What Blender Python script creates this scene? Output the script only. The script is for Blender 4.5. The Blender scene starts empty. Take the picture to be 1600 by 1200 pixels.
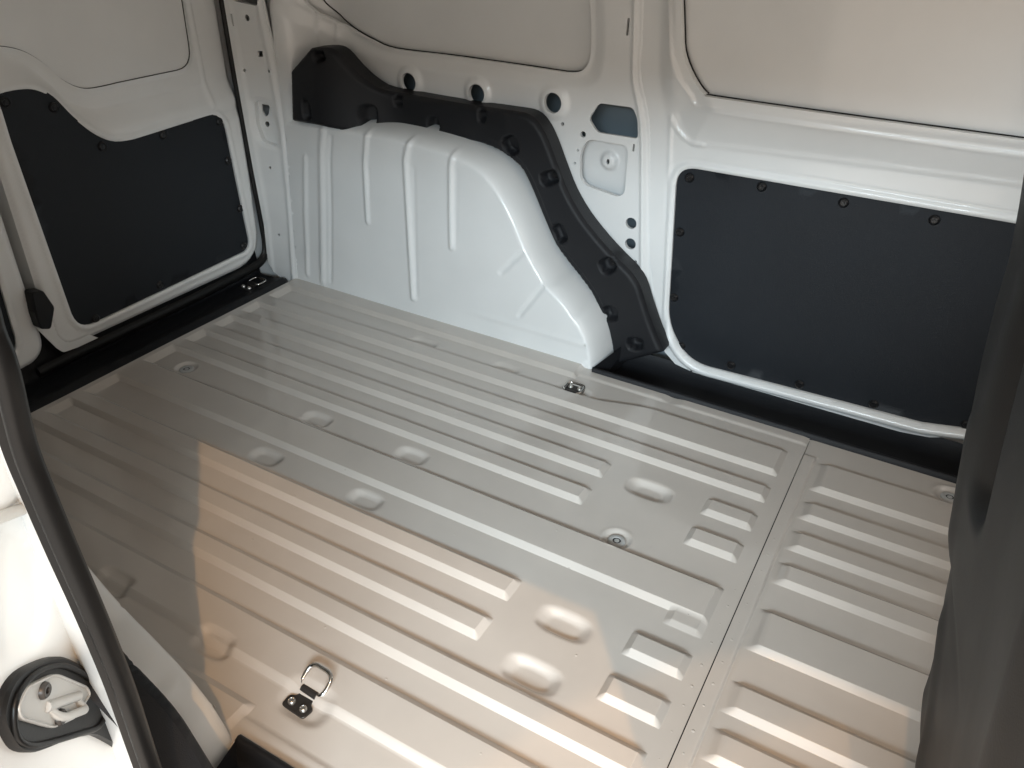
import bpy, bmesh, math, random
import numpy as np
from mathutils import Matrix, Vector
from mathutils.geometry import delaunay_2d_cdt
random.seed(7); rng = np.random.default_rng(7)
S = bpy.context.scene
COL = S.collection

# ------------------------------------------------------------------ camera
F = 1254.738
MC = np.array([[0.8688284853742659, 0.4944265904105271, 0.026065488625384554],
               [0.28220227820040866, -0.45126722793410706, -0.8465930327915332],
               [-0.4068156058717, 0.7428998826811642, -0.531602132361745]])
CP = np.array([1.662, -1.025, 1.05])
cd = bpy.data.cameras.new('camera'); cam = bpy.data.objects.new('camera', cd); COL.objects.link(cam)
cd.sensor_width = 36; cd.lens = 36 * F / 1600; cd.clip_start = .02; cd.clip_end = 200
r, u, b = MC[0], -MC[1], -MC[2]
cam.matrix_world = Matrix(((r[0], u[0], b[0], CP[0]), (r[1], u[1], b[1], CP[1]), (r[2], u[2], b[2], CP[2]), (0, 0, 0, 1)))
S.camera = cam
S.render.resolution_x = 1024; S.render.resolution_y = 768

# ------------------------------------------------------------------ world, lamps, exposure
w = bpy.data.worlds.new('World'); S.world = w; w.use_nodes = True
w.node_tree.nodes['Background'].inputs[0].default_value = (1.0, .87, .75, 1)
w.node_tree.nodes['Background'].inputs[1].default_value = 1.9
S.view_settings.view_transform = 'Standard'; S.view_settings.look = 'None'
S.view_settings.exposure = .04; S.view_settings.gamma = 1

def lamp(name, kind, loc, target, power, color, **kw):
    l = bpy.data.lights.new(name, kind); o = bpy.data.objects.new(name, l); COL.objects.link(o)
    l.energy = power; l.color = color
    for k, v in kw.items(): setattr(l, k, v)
    o.location = loc
    o.rotation_euler = (Vector(target) - Vector(loc)).to_track_quat('-Z', 'Y').to_euler()
    return o
# long cool strip light of the hall; inside the van it reaches only below the roof edge
lamp('hall_strip_light', 'AREA', (3.2, -5.0, 2.58), (1.0, .4, .2), 600, (.74, .90, 1.0), shape='RECTANGLE', size=5.2, size_y=.7)
# warm ceiling spots
WARM = (1.0, .55, .22)
lamp('hall_spot_light', 'SPOT', (3.62, -3.0, 4.26), (1.2, -.5, 0), 400, WARM, shadow_soft_size=.02, spot_size=math.radians(50), spot_blend=.3)
lamp('hall_spot_light', 'SPOT', (1.5, -3.0, 3.99), (1.90, -.72, 0), 170, WARM, shadow_soft_size=.02, spot_size=math.radians(15.5), spot_blend=.02)
lamp('hall_spot_light', 'SPOT', (1.9, -2.9, 4.13), (2.05, -.75, 0), 150, WARM, shadow_soft_size=.02, spot_size=math.radians(15), spot_blend=.02)

# ------------------------------------------------------------------ pixel helpers (a pixel gives a ray, a plane gives the distance)
def ray(u, v): return MC.T @ np.array([(u - 800) / F, (v - 600) / F, 1.])
def on(u, v, ax, val):
    d = ray(u, v); return CP + d * ((val - CP[ax]) / d[ax])
def W(pts, y=.78): return [(p[0], p[2]) for p in (on(u, v, 1, y) for u, v in pts)]     # far side wall -> (x, z)
def RD(pts, x=-.13): return [(p[1], p[2]) for p in (on(u, v, 0, x) for u, v in pts)]   # rear door -> (y, z)
def FL(pts, z=0.): return [(p[0], p[1]) for p in (on(u, v, 2, z) for u, v in pts)]     # floor -> (x, y)

# ------------------------------------------------------------------ 2D geometry helpers
def sstep(t): t = np.clip(t, 0, 1); return t * t * (3 - 2 * t)
def pdist(line, P, closed=False):
    L = np.asarray(line, float); n = len(L); d = np.full(len(P), 1e9)
    for i in range(n if closed else n - 1):
        a, c = L[i], L[(i + 1) % n]; e = c - a; q = P - a
        t = np.clip((q @ e) / max(e @ e, 1e-12), 0, 1)
        d = np.minimum(d, np.hypot(*(q - t[:, None] * e).T))
    return d
def inside(poly, P):
    L = np.asarray(poly, float); r = np.zeros(len(P), bool); j = len(L) - 1
    for i in range(len(L)):
        a, c = L[i], L[j]
        if a[1] != c[1]:
            m = ((a[1] > P[:, 1]) != (c[1] > P[:, 1])) & (P[:, 0] < (c[0] - a[0]) * (P[:, 1] - a[1]) / (c[1] - a[1]) + a[0])
            r ^= m
        j = i
    return r
def sdf(poly, P):
    d = pdist(poly, P, True); return np.where(inside(poly, P), d, -d)
def fillet(pts, r, n=6, closed=True):
    pts = [np.array(p, float) for p in pts]; out = []; N = len(pts)
    rs = r if isinstance(r, (list, tuple)) else [r] * N
    for i in range(N):
        if not closed and i in (0, N - 1): out.append(pts[i]); continue
        p = pts[i]; a = pts[i - 1] - p; c = pts[(i + 1) % N] - p
        la, lc = np.linalg.norm(a), np.linalg.norm(c)
        d = min(rs[i], la * .48, lc * .48)
        A, Cc = p + a / la * d, p + c / lc * d
        if d < 1e-5: out.append(p); continue
        for k in range(n + 1):
            t = k / n; out.append((1 - t) ** 2 * A + 2 * t * (1 - t) * p + t * t * Cc)
    return [tuple(p) for p in out]
def smooth(pts, n=6, closed=False):
    P = [np.array(p, float) for p in pts]; N = len(P); out = []
    for i in range(N if closed else N - 1):
        g = lambda k: P[k % N] if closed else P[min(max(k, 0), N - 1)]
        a, b_, c, d = g(i - 1), g(i), g(i + 1), g(i + 2)
        for k in range(n):
            t = k / n
            out.append(.5 * ((2 * b_) + (c - a) * t + (2 * a - 5 * b_ + 4 * c - d) * t * t + (3 * b_ - a - 3 * c + d) * t ** 3))
    if not closed: out.append(P[-1])
    return [tuple(p) for p in out]
def resample(pts, step, closed=True):
    P = [np.array(p, float) for p in pts]; out = []
    N = len(P)
    for i in range(N if closed else N - 1):
        a, c = P[i], P[(i + 1) % N]; k = max(1, int(math.ceil(np.linalg.norm(c - a) / step)))
        for j in range(k): out.append(tuple(a + (c - a) * j / k))
    if not closed: out.append(tuple(P[-1]))
    return out
def circ(c, r, n=20, e=1.): return [(c[0] + r * math.cos(2 * math.pi * k / n), c[1] + e * r * math.sin(2 * math.pi * k / n)) for k in range(n)]
def rrect(c, w, h, r, rot=0., n=5):
    p = fillet([(-w / 2, -h / 2), (w / 2, -h / 2), (w / 2, h / 2), (-w / 2, h / 2)], r, n)
    cs, sn = math.cos(rot), math.sin(rot)
    return [(c[0] + x * cs - y * sn, c[1] + x * sn + y * cs) for x, y in p]

# ------------------------------------------------------------------ materials
def nodes(name):
    m = bpy.data.materials.new(name); m.use_nodes = True
    nt = m.node_tree; return m, nt, nt.nodes['Principled BSDF']
def mat(name, col, rough=.4, metal=0., coat=0., bump=0., bscale=400., var=0., vscale=6., rvar=0., coat_rough=.08, spec=.5):
    m, nt, bs = nodes(name)
    bs.inputs['Base Color'].default_value = (*col, 1); bs.inputs['Roughness'].default_value = rough
    bs.inputs['Metallic'].default_value = metal; bs.inputs['Coat Weight'].default_value = coat
    bs.inputs['Coat Roughness'].default_value = coat_rough; bs.inputs['Specular IOR Level'].default_value = spec
    tc = nt.nodes.new('ShaderNodeTexCoord')
    if var or rvar:
        nz = nt.nodes.new('ShaderNodeTexNoise'); nz.inputs['Scale'].default_value = vscale; nz.inputs['Detail'].default_value = 5
        nt.links.new(tc.outputs['Object'], nz.inputs['Vector'])
        if var:
            mr = nt.nodes.new('ShaderNodeMapRange'); mr.inputs[1].default_value = .3; mr.inputs[2].default_value = .7
            mr.inputs[3].default_value = 1 - var; mr.inputs[4].default_value = 1 + var
            nt.links.new(nz.outputs['Fac'], mr.inputs[0])
            hs = nt.nodes.new('ShaderNodeMix'); hs.data_type = 'RGBA'; hs.blend_type = 'MULTIPLY'; hs.inputs[0].default_value = 1
            hs.inputs[6].default_value = (*col, 1); nt.links.new(mr.outputs[0], hs.inputs[7]); nt.links.new(hs.outputs[2], bs.inputs['Base Color'])
        if rvar:
            mr = nt.nodes.new('ShaderNodeMapRange'); mr.inputs[1].default_value = .3; mr.inputs[2].default_value = .7
            mr.inputs[3].default_value = rough - rvar; mr.inputs[4].default_value = rough + rvar
            nt.links.new(nz.outputs['Fac'], mr.inputs[0]); nt.links.new(mr.outputs[0], bs.inputs['Roughness'])
    if bump:
        nb = nt.nodes.new('ShaderNodeTexNoise'); nb.inputs['Scale'].default_value = bscale; nb.inputs['Detail'].default_value = 2
        nt.links.new(tc.outputs['Object'], nb.inputs['Vector'])
        bp = nt.nodes.new('ShaderNodeBump'); bp.inputs['Strength'].default_value = bump; bp.inputs['Distance'].default_value = .001
        nt.links.new(nb.outputs['Fac'], bp.inputs['Height']); nt.links.new(bp.outputs[0], bs.inputs['Normal'])
    return m
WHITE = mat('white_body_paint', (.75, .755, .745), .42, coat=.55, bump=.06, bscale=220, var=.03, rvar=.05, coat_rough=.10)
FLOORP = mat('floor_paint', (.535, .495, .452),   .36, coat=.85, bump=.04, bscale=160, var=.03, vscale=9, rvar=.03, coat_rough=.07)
PLASTIC = mat('black_grained_plastic', (.012, .0125, .0145),   .5, bump=.5, bscale=900, rvar=.05, spec=.28)
BOARD = mat('black_hardboard', (.0128, .0155, .0195), .52, bump=.5, bscale=600, var=.1, rvar=.05, spec=.26)
RUBBER = mat('black_rubber', (.007, .0066, .0064), .42, bump=.1, bscale=300, rvar=.06, spec=.25)
FASTEN = mat('black_nylon', (.008, .008, .009), .35)
STEEL = mat('zinc_steel', (.55, .53, .5), .28, metal=.9, bump=.1, bscale=300)
CHROME = mat('polished_wire', (.62, .6, .57), .14, metal=1.)
DARKST = mat('dark_coated_steel', (.05, .045, .042), .4, metal=.5)
SILVER = mat('painted_plate', (.42, .41, .39), .4, metal=.3)
SEATM = mat('dark_seat_vinyl', (.0072, .0070, .0070), .5, bump=.25, bscale=700, var=.08, rvar=.04, spec=.35)
PRIMER = mat('grey_primer', (.20, .245, .275), .5)
GREYP = mat('grey_plug_rubber', (.42, .42, .41), .45)

# ------------------------------------------------------------------ object helpers
def link(name, me, m=None, parent=None):
    if m is not None: me.materials.append(m)
    o = bpy.data.objects.new(name, me); COL.objects.link(o)
    if parent is not None: o.parent = parent
    return o
def mesh_np(name, V, Fc, smooth_=True, angle=None):
    me = bpy.data.meshes.new(name); me.from_pydata([tuple(map(float, v)) for v in V], [], [tuple(map(int, f)) for f in Fc]); me.update()
    bm = bmesh.new(); bm.from_mesh(me); bmesh.ops.recalc_face_normals(bm, faces=bm.faces[:]) if False else None
    bm.free()
    if smooth_: me.shade_smooth()
    if angle is not None: me.set_sharp_from_angle(angle=math.radians(angle))
    return me
def tag(o, label, cat, group=None, kind=None):
    if label: o['label'] = label
    if cat: o['category'] = cat
    if group: o['group'] = group
    if kind: o['kind'] = kind
    return o
def struct(o, label, cat):
    o['kind'] = 'structure'; o['label'] = label; o['category'] = cat; return o
def empty(name, loc=(0, 0, 0)):
    o = bpy.data.objects.new(name, None); COL.objects.link(o); o.location = loc; o.empty_display_size = .05; return o
def adopt(ch, pa):
    bpy.context.view_layer.update(); ch.parent = pa; ch.matrix_parent_inverse = pa.matrix_world.inverted(); return ch

def cdt(outer, holes, res):
    loops = [resample(outer, res)] + [resample(h, res) for h in holes]
    pts = []; edges = []
    for lp in loops:
        o = len(pts); n = len(lp); pts += lp; edges += [(o + i, o + (i + 1) % n) for i in range(n)]
    O = np.array(outer); lo, hi = O.min(0), O.max(0)
    gx = np.arange(lo[0] + res / 2, hi[0], res); gy = np.arange(lo[1] + res / 2, hi[1], res * .87)
    G = np.stack(np.meshgrid(gx, gy), -1); G[1::2, :, 0] += res / 2; G = G.reshape(-1, 2)
    k = sdf(outer, G) > res * .45
    G = G[k]
    for h in holes: G = G[sdf(h, G) < -res * .45]
    allp = [Vector(p) for p in pts] + [Vector(p) for p in G]
    V, E, Fc, *_ = delaunay_2d_cdt(allp, edges, [], 0, 1e-6)
    V = np.array([tuple(v) for v in V]); T = np.array([tuple(f) for f in Fc])
    c = V[T].mean(1); k = inside(outer, c)
    for h in holes: k &= ~inside(h, c)
    return V, T[k], loops
def panel(name, outer, holes, res, hfun, to3d, m, parent=None, flange=.006, edge=.006, angle=None):
    V, T, loops = cdt(outer, holes, res)
    h = hfun(V); P3 = to3d(V, h)
    Vs = [P3]; Fs = [T]; off = len(P3)
    for i, lp in enumerate(loops):
        d = edge if i == 0 else (flange[i - 1] if isinstance(flange, (list, tuple)) else flange)
        if not d: continue
        L = np.array(lp); hl = hfun(L); A = to3d(L, hl); B = to3d(L, hl - d); n = len(L)
        Vs += [A, B]; ii = np.arange(n); jj = (ii + 1) % n
        Fs.append(np.stack([off + ii, off + jj, off + n + jj], 1)); Fs.append(np.stack([off + ii, off + n + jj, off + n + ii], 1))
        off += 2 * n
    V = np.concatenate(Vs); Fc = np.concatenate(Fs)
    me = bpy.data.meshes.new(name)
    me.from_pydata(V.tolist(), [], Fc.tolist()); me.update(); me.shade_smooth()
    if angle: me.set_sharp_from_angle(angle=math.radians(angle))
    return link(name, me, m, parent)
def gridmesh(name, X, m, parent=None, mask=None):
    """X: (nu, nv, 3)"""
    nu, nv, _ = X.shape; I = np.arange(nu * nv).reshape(nu, nv)
    Q = np.stack([I[:-1, :-1], I[1:, :-1], I[1:, 1:], I[:-1, 1:]], -1)
    Q = Q.reshape(-1, 4) if mask is None else Q[mask]
    me = bpy.data.meshes.new(name); me.from_pydata(X.reshape(-1, 3).tolist(), [], Q.tolist()); me.update(); me.shade_smooth()
    bm = bmesh.new(); bm.from_mesh(me); bmesh.ops.delete(bm, geom=[v for v in bm.verts if not v.link_faces], context='VERTS'); bm.to_mesh(me); bm.free()
    return link(name, me, m, parent)
def tube(name, pts, rad, m, parent=None, n=10, closed=False, prof=None, up=(0, 0, 1)):
    P = [Vector(p) for p in pts]; N = len(P); V = []; Fc = []
    prof = prof or [(rad * math.cos(2 * math.pi * k / n), rad * math.sin(2 * math.pi * k / n)) for k in range(n)]
    n = len(prof); upv = Vector(up)
    for i in range(N):
        a = P[(i - 1) % N] if closed else P[max(i - 1, 0)]; c = P[(i + 1) % N] if closed else P[min(i + 1, N - 1)]
        t = (c - a).normalized(); s = t.cross(upv)
        if s.length < 1e-4: s = t.cross(Vector((1, 0, 0)))
        s.normalize(); q = s.cross(t)
        V += [P[i] + s * x + q * y for x, y in prof]
    for i in range(N if closed else N - 1):
        j = (i + 1) % N
        for k in range(n):
            l = (k + 1) % n; Fc.append((i * n + k, i * n + l, j * n + l, j * n + k))
    if not closed: Fc += [tuple(range(n))[::-1], tuple((N - 1) * n + k for k in range(n))]
    me = bpy.data.meshes.new(name); me.from_pydata(V, [], Fc); me.update(); me.shade_smooth(); me.set_sharp_from_angle(angle=math.radians(60))
    return link(name, me, m, parent)
def lathe(prof, n=16):
    V = []; Fc = []; k = len(prof)
    for i in range(n):
        a = 2 * math.pi * i / n; V += [(r_ * math.cos(a), r_ * math.sin(a), z) for r_, z in prof]
    for i in range(n):
        j = (i + 1) % n
        for q in range(k - 1): Fc.append((i * k + q, j * k + q, j * k + q + 1, i * k + q + 1))
    return V, Fc
def lathe_mesh(name, prof, n=16, angle=45):
    V, Fc = lathe(prof, n); me = bpy.data.meshes.new(name); me.from_pydata(V, [], Fc); me.update()
    bm = bmesh.new(); bm.from_mesh(me); bmesh.ops.remove_doubles(bm, verts=bm.verts[:], dist=1e-6); bm.to_mesh(me); bm.free()
    me.shade_smooth(); me.set_sharp_from_angle(angle=math.radians(angle)); return me
def prism(name, poly, z0, z1, frame, m, parent=None, bev=0.):
    """extrude 2D poly along frame normal; frame = (origin, ex, ey, en)"""
    o, ex, ey, en = [np.array(q, float) for q in frame]; n = len(poly)
    if bev:
        c = np.mean(poly, 0); inn = [tuple(np.array(p) + (c - np.array(p)) / np.linalg.norm(c - np.array(p)) * bev) for p in poly]
        rings = [(poly, z0), (poly, z1 - bev), (inn, z1)]
    else: rings = [(poly, z0), (poly, z1)]
    V = [o + ex * p[0] + ey * p[1] + en * z for pl, z in rings for p in pl]; Fc = []
    for k in range(len(rings) - 1):
        for i in range(n):
            j = (i + 1) % n; Fc.append((k * n + i, k * n + j, (k + 1) * n + j, (k + 1) * n + i))
    Fc.append(tuple((len(rings) - 1) * n + i for i in range(n))); Fc.append(tuple(range(n))[::-1])
    me = bpy.data.meshes.new(name); me.from_pydata([tuple(v) for v in V], [], Fc); me.update(); me.shade_smooth(); me.set_sharp_from_angle(angle=math.radians(35))
    return link(name, me, m, parent)
def boxm(name, lo, hi, m, parent=None):
    x0, y0, z0 = lo; x1, y1, z1 = hi
    V = [(x, y, z) for x in (x0, x1) for y in (y0, y1) for z in (z0, z1)]
    me = bpy.data.meshes.new(name); me.from_pydata(V, [], [(0, 1, 3, 2), (4, 6, 7, 5), (0, 4, 5, 1), (2, 3, 7, 6), (0, 2, 6, 4), (1, 5, 7, 3)]); me.update()
    return link(name, me, m, parent)
def place(o, loc, normal, spin=0.):
    q = Vector(normal).to_track_quat('Z', 'Y'); o.rotation_euler = (q.to_matrix() @ Matrix.Rotation(spin, 3, 'Z')).to_euler(); o.location = loc
    return o
def relu_bead(P, line, wd, ht):
    d = pdist(line, P) / (wd / 2); return ht * np.where(d < 1, .5 + .5 * np.cos(np.pi * np.clip(d, 0, 1)), 0)

# ================================================================== FLOOR
LOW = -.0105; MID = .012          # low level of the stamping; centre line
WELL_F, WELL_N, WELL_X = .613, -.589, .995
def rib(X, Y, x0, x1, yn, yf, wn=.011, wf=.013, wx=.012, wx0=.012):
    dx = np.maximum((X - x1) / wx, (x0 - X) / wx0); dy = np.maximum((yn - Y) / wn, (Y - yf) / wf)
    dx = np.maximum(dx, 0); dy = np.maximum(dy, 0)
    return np.clip(1 - (dx ** 5 + dy ** 5) ** .2, 0, 1)
def hfloor(X, Y):
    r_ = np.zeros_like(X)
    def add(*a, s=1., **k):
        nonlocal r_; r_ = np.maximum(r_, s * rib(X, Y, *a, **k))
    wide = .036 * sstep((X - 1.04) / .16)
    add(-1, .010, -2, 2, wx=.020)
    add(-1, .962, .573, 2); add(-1, .962, -2, 2 * MID - .573)
    add(-1, 1.500, .444, .487 + wide); add(-1, 1.500, -.480, 2 * MID - .444)
    add(-1, 1.500, .344, .376); add(-1, 1.500, -.352, -.322)
    for a, c in ((.244, .275), (.144, .176), (-.154, -.122), (-.253, -.222)):
        add(-1, 1.183, a, c); add(1.420, 1.500, a, c)
    add(-1, 1.500, -.027, .047); add(1.455, 1.500, -.058, .0, s=.5)
    for q0, q1 in ((.90, 1.195), (1.245, 1.530)):
        add(q0, q1, .586, .640, s=.28, wn=.006, wx=.02, wx0=.02); add(q0, q1, 2 * MID - .640, 2 * MID - .586, s=.28, wf=.006, wx=.02, wx0=.02)
    z = LOW * (1 - r_)
    def dimple(cx, cy, a, c, dep):
        nonlocal z
        q = (np.abs((X - cx) / a) ** 3.2 + np.abs((Y - cy) / c) ** 3.2) ** (1 / 3.2)
        z = z - dep * sstep((1.12 - q) / .55)
    for cx, cy in ((.547, .514), (.800, .514), (.545, .088), (.811, .088), (.548, -.078), (.816, -.078), (.586, -.484), (.833, -.488)): dimple(cx, cy, .038, .024, .009)
    for cx, cy in ((1.296, .249), (1.301, -.158), (1.303, -.275)): dimple(cx, cy, .047, .027, .012)
    dimple(1.035, -.495, .045, .032, .006); dimple(.992, .512, .045, .026, .005)
    for cx, cy in PLUGS:
        d = np.hypot(X - cx, Y - cy); z = z - .006 * sstep((.028 - d) / .007) + .0012 * np.exp(-((d - .030) / .003) ** 2)
    return z
PLUGS = [(.117, .089), (1.296, .079), (1.84, .560)]
def axis(lo, hi, st, brk, tol=.0013):
    a = list(np.arange(lo, hi, st)) + [hi]; br = sorted(q for q in brk if lo < q < hi)
    a = [q for q in a if not br or np.min(np.abs(np.array(br) - q)) > st * .42] + br
    return np.array(sorted(a))
yb = []
for a, c in ((.573, 9), (.444, .487), (.344, .376), (.244, .275), (.144, .176), (-.027, .047), (-.154, -.122), (-.253, -.222), (-.352, -.322), (2 * MID - .487, 2 * MID - .444), (-9, 2 * MID - .573)):
    yb += [a - .0117, a - .0110, a - .0103, a - .0007, a, a + .0007, c - .0007, c, c + .0007, c + .0123, c + .013, c + .0137]
yb += [WELL_F, WELL_N, -.058, -.069, -.0685, -.0585, -.480, -.491, -.4795, -.4905]
xb = [WELL_X]
for q in (.010, .030, .962, .974, 1.183, 1.195, 1.408, 1.420, 1.443, 1.455, 1.500, 1.512): xb += [q - .0008, q, q + .0008]
xs = axis(-.005, 1.543, .0045, xb); ys = axis(-.72, .66, .004, yb)
X, Y = np.meshgrid(xs, ys, indexing='ij'); Z = hfloor(X, Y)
Z += .0006 * np.sin(X * 9 + 1) * np.sin(Y * 11)           # slight unevenness of the pressed sheet
cx, cy = (X[:-1, :-1] + X[1:, 1:]) / 2, (Y[:-1, :-1] + Y[1:, 1:]) / 2
keep = ~((cx > WELL_X) & ((cy > WELL_F) | (cy < WELL_N)))
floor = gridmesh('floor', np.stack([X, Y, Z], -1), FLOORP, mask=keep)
struct(floor, 'pressed white cargo floor with long raised ribs and shallow dimples', 'floor')
# front floor sheet, overlapping the rear sheet at the seam
def hfront(X, Y):
    r_ = np.zeros_like(X)
    RR = ((.436, .518), (.333, .370), (.232, .268), (.131, .168), (-.040, .037), (-.176, -.135), (-.267, -.231), (-.372, -.335), (-.50, -.43))
    for a, c in RR: r_ = np.maximum(r_, rib(X, Y, 1.600, 9, a, c, wx0=.018))
    z = LOW * (1 - r_)
    inn = sstep((.548 - Y) / .004) * sstep((Y - (2 * MID - .548)) / .004)
    z = z + .0030 * sstep((1.5735 - X) / .003) * inn - .0030 * np.exp(-((X - 1.5715) / .0022) ** 2) * inn
    for cx, cy in PLUGS[2:]:
        d = np.hypot(X - cx, Y - cy); z = z - .005 * sstep((.030 - d) / .008) + .0025 * np.exp(-((d - .033) / .004) ** 2)
    return z
yb2 = []
for a, c in ((.436, .518), (.333, .370), (.232, .268), (.131, .168), (-.040, .037), (-.176, -.135), (-.267, -.231), (-.372, -.335), (-.50, -.43)): yb2 += [a - .0117, a - .0110, a - .0103, a - .0007, a, a + .0007, c - .0007, c, c + .0007, c + .0123, c + .013, c + .0137]
xs = axis(1.5450, 2.45, .0055, [1.566, 1.568, 1.5695, 1.5705, 1.5715, 1.5725, 1.574, 1.576, 1.582, 1.600]); ys = axis(WELL_N, WELL_F, .004, yb2)
X, Y = np.meshgrid(xs, ys, indexing='ij'); Z = hfront(X, Y)
Z[0, :] -= .0008
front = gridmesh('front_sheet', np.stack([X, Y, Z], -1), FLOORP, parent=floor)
# turned down edges of the floor along the step wells
for nm, y_, x0 in (('edge_flange', WELL_F, WELL_X), ('edge_flange', WELL_N, WELL_X)):
    xx = np.arange(x0, 2.45, .03); zz = np.array([LOW * .45, -.02, -.07])
    A = np.stack(np.meshgrid(xx, zz, indexing='ij'), -1); gridmesh(nm, np.stack([A[..., 0], np.full(A.shape[:2], y_), A[..., 1]], -1), FLOORP, parent=floor)
# spot weld marks and paint pimples
V = []; Fc = []
dome = [(0, .0009), (.0022, .0007), (.0036, 0.)]
spots = [(1.529, y + rng.normal(0, .004), LOW) for y in np.arange(-.54, .56, .047)] + [(1.5565, y + rng.normal(0, .003), LOW + .0030) for y in np.arange(-.52, .54, .047)]
for _ in range(60):
    x, y = rng.uniform(.3, 1.5), rng.uniform(-.55, .45); spots.append((x, y, float(hfloor(np.array([x]), np.array([y]))[0])))
for x, y, z in spots:
    s = rng.uniform(.45, .85); v, f_ = lathe(dome, 8); o = len(V)
    V += [(x + a * s, y + b_ * s, z + c * s) for a, b_, c in v]; Fc += [tuple(o + i for i in f) for f in f_]
me = bpy.data.meshes.new('weld_marks'); me.from_pydata(V, [], Fc); me.update(); me.shade_smooth()
o = link('weld_marks', me, FLOORP, floor); o['kind'] = 'stuff'
# drain plugs
pm = lathe_mesh('plug', [(0, .002), (.005, .002), (.006, .0005), (.0075, .0005), (.0085, .003), (.0145, .0035), (.017, .002), (.018, -.001)], 24); pm.materials.append(GREYP)
slot = lathe_mesh('plug_core', [(0, .0026), (.0045, .0026), (.0050, .0018)], 12); slot.materials.append(GREYP)
ringm = lathe_mesh('plug_gap', [(.0052, .0016), (.0080, .0016)], 16); ringm.materials.append(FASTEN)
for x, y in PLUGS:
    z = float((hfloor if x < 1.54 else hfront)(np.array([x]), np.array([y]))[0])
    p = link('plug', pm, None, floor); p.location = (x, y, z + .0008)
    c = link('plug_core', slot, None, p); g = link('plug_gap', ringm, None, p)

# ================================================================== FAR SIDE WALL
YW = .78
def wall3(V, h): return np.stack([V[:, 0], YW - h, V[:, 1]], 1)
lineC = W([(1021, 0), (1020, 60), (1019, 118), (1030, 182), (1032, 300), (1034, 420), (1038, 500), (1052, 556)])
lineA = smooth(W([(993, 0), (992, 60), (991, 125), (1003, 195), (1004, 300), (1005, 450), (1022, 530)]), 4)
lineB = smooth(W([(1004, 0), (1003, 60), (1000, 118), (1014, 192), (1016, 300), (1018, 450), (1032, 525)]), 4)
top = 1.22
outer = [(0., top), (0., -.05)] + [(1.02, -.05), (1.06, .02)] + lineC[:-1][::-1] + [(lineC[0][0] - .01, top)]
winA = smooth(W([(500, -20), (508, 5), (522, 24), (545, 45), (578, 64), (612, 77), (700, 88), (800, 102), (880, 114)]), 4)[:-1] + smooth(W([(880, 114), (903, 113), (917, 100), (922, 70), (921, 30), (918, -20)]), 4)
winA = winA + [(winA[-1][0] - .005, 1.08), (winA[0][0] + .03, 1.08)]
HOLES = [winA]; FLG = [.012]
rounds = [(641, 128), (747, 146), (866, 160)]
rc = W(rounds)
for c in rc: HOLES.append(circ(c, .0235, 28, 1.02)); FLG.append(.012)
HOLES.append(fillet(W([(920, 186), (936, 161), (989, 168), (996, 186), (997, 217), (933, 207)]), .010)); FLG.append(.008)
pock = fillet(W([(906, 240), (917, 217), (982, 228), (976, 302), (966, 308), (906, 287)]), [.02, .02, .02, .012, .012, .03]); HOLES.append(pock); FLG.append(.012)
for (u, v), r_ in [((986, 349), .0145), ((985, 381), .0145), ((911, 210), .0075), ((879, 194), .0045), ((903, 235), .003), ((898, 255), .0035), ((993, 409), .004)]:
    HOLES.append(circ(W([(u, v)])[0], r_, 16)); FLG.append(.010)
for (u, v), a, c in [((981, 42), .0055, .036), ((990, 231), .005, .018)]:
    HOLES.append(rrect(W([(u, v)])[0], a, c, .0026)); FLG.append(.010)
belly = smooth(W([(560, 85), (625, 104), (700, 117), (800, 131), (880, 142), (925, 138), (944, 110), (948, 60), (946, 0)]), 4) + [(1.02, 1.2), (-.1, 1.2), (-.1, .80)]
def hwall(P):
    h = .135 * sstep((.15 - P[:, 0]) / .15) * np.where(P[:, 1] > -1, 1, 1)
    h += -.012 * sstep(sdf(belly, P) / .045)                               # dished surround of the blanked window
    h += .004 * np.exp(-(pdist(winA, P, True) / .008) ** 2)                # rolled window lip
    for c in rc:
        d = np.hypot(P[:, 0] - c[0], P[:, 1] - c[1]); h += .009 * sstep((.046 - d) / .020)
    h += relu_bead(P, lineA, .016, .008) + relu_bead(P, lineB, .013, .006)
    h += -.010 * sstep((pdist(lineA, P) - .006) / .02) * (P[:, 0] > np.interp(P[:, 1], [q[1] for q in lineA[::-1]], [q[0] for q in lineA[::-1]]))
    h += relu_bead(P, W([(484, 20), (491, 74)], .70), .014, .006) + relu_bead(P, W([(497, 5), (503, 70)], .70), .012, .005)
    return h
side = panel('side_wall', outer, HOLES, .0055, hwall, wall3, WHITE, flange=FLG, edge=.022)
struct(side, 'white pressed side panel with round and angular holes above the black arch trim', 'wall')
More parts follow.
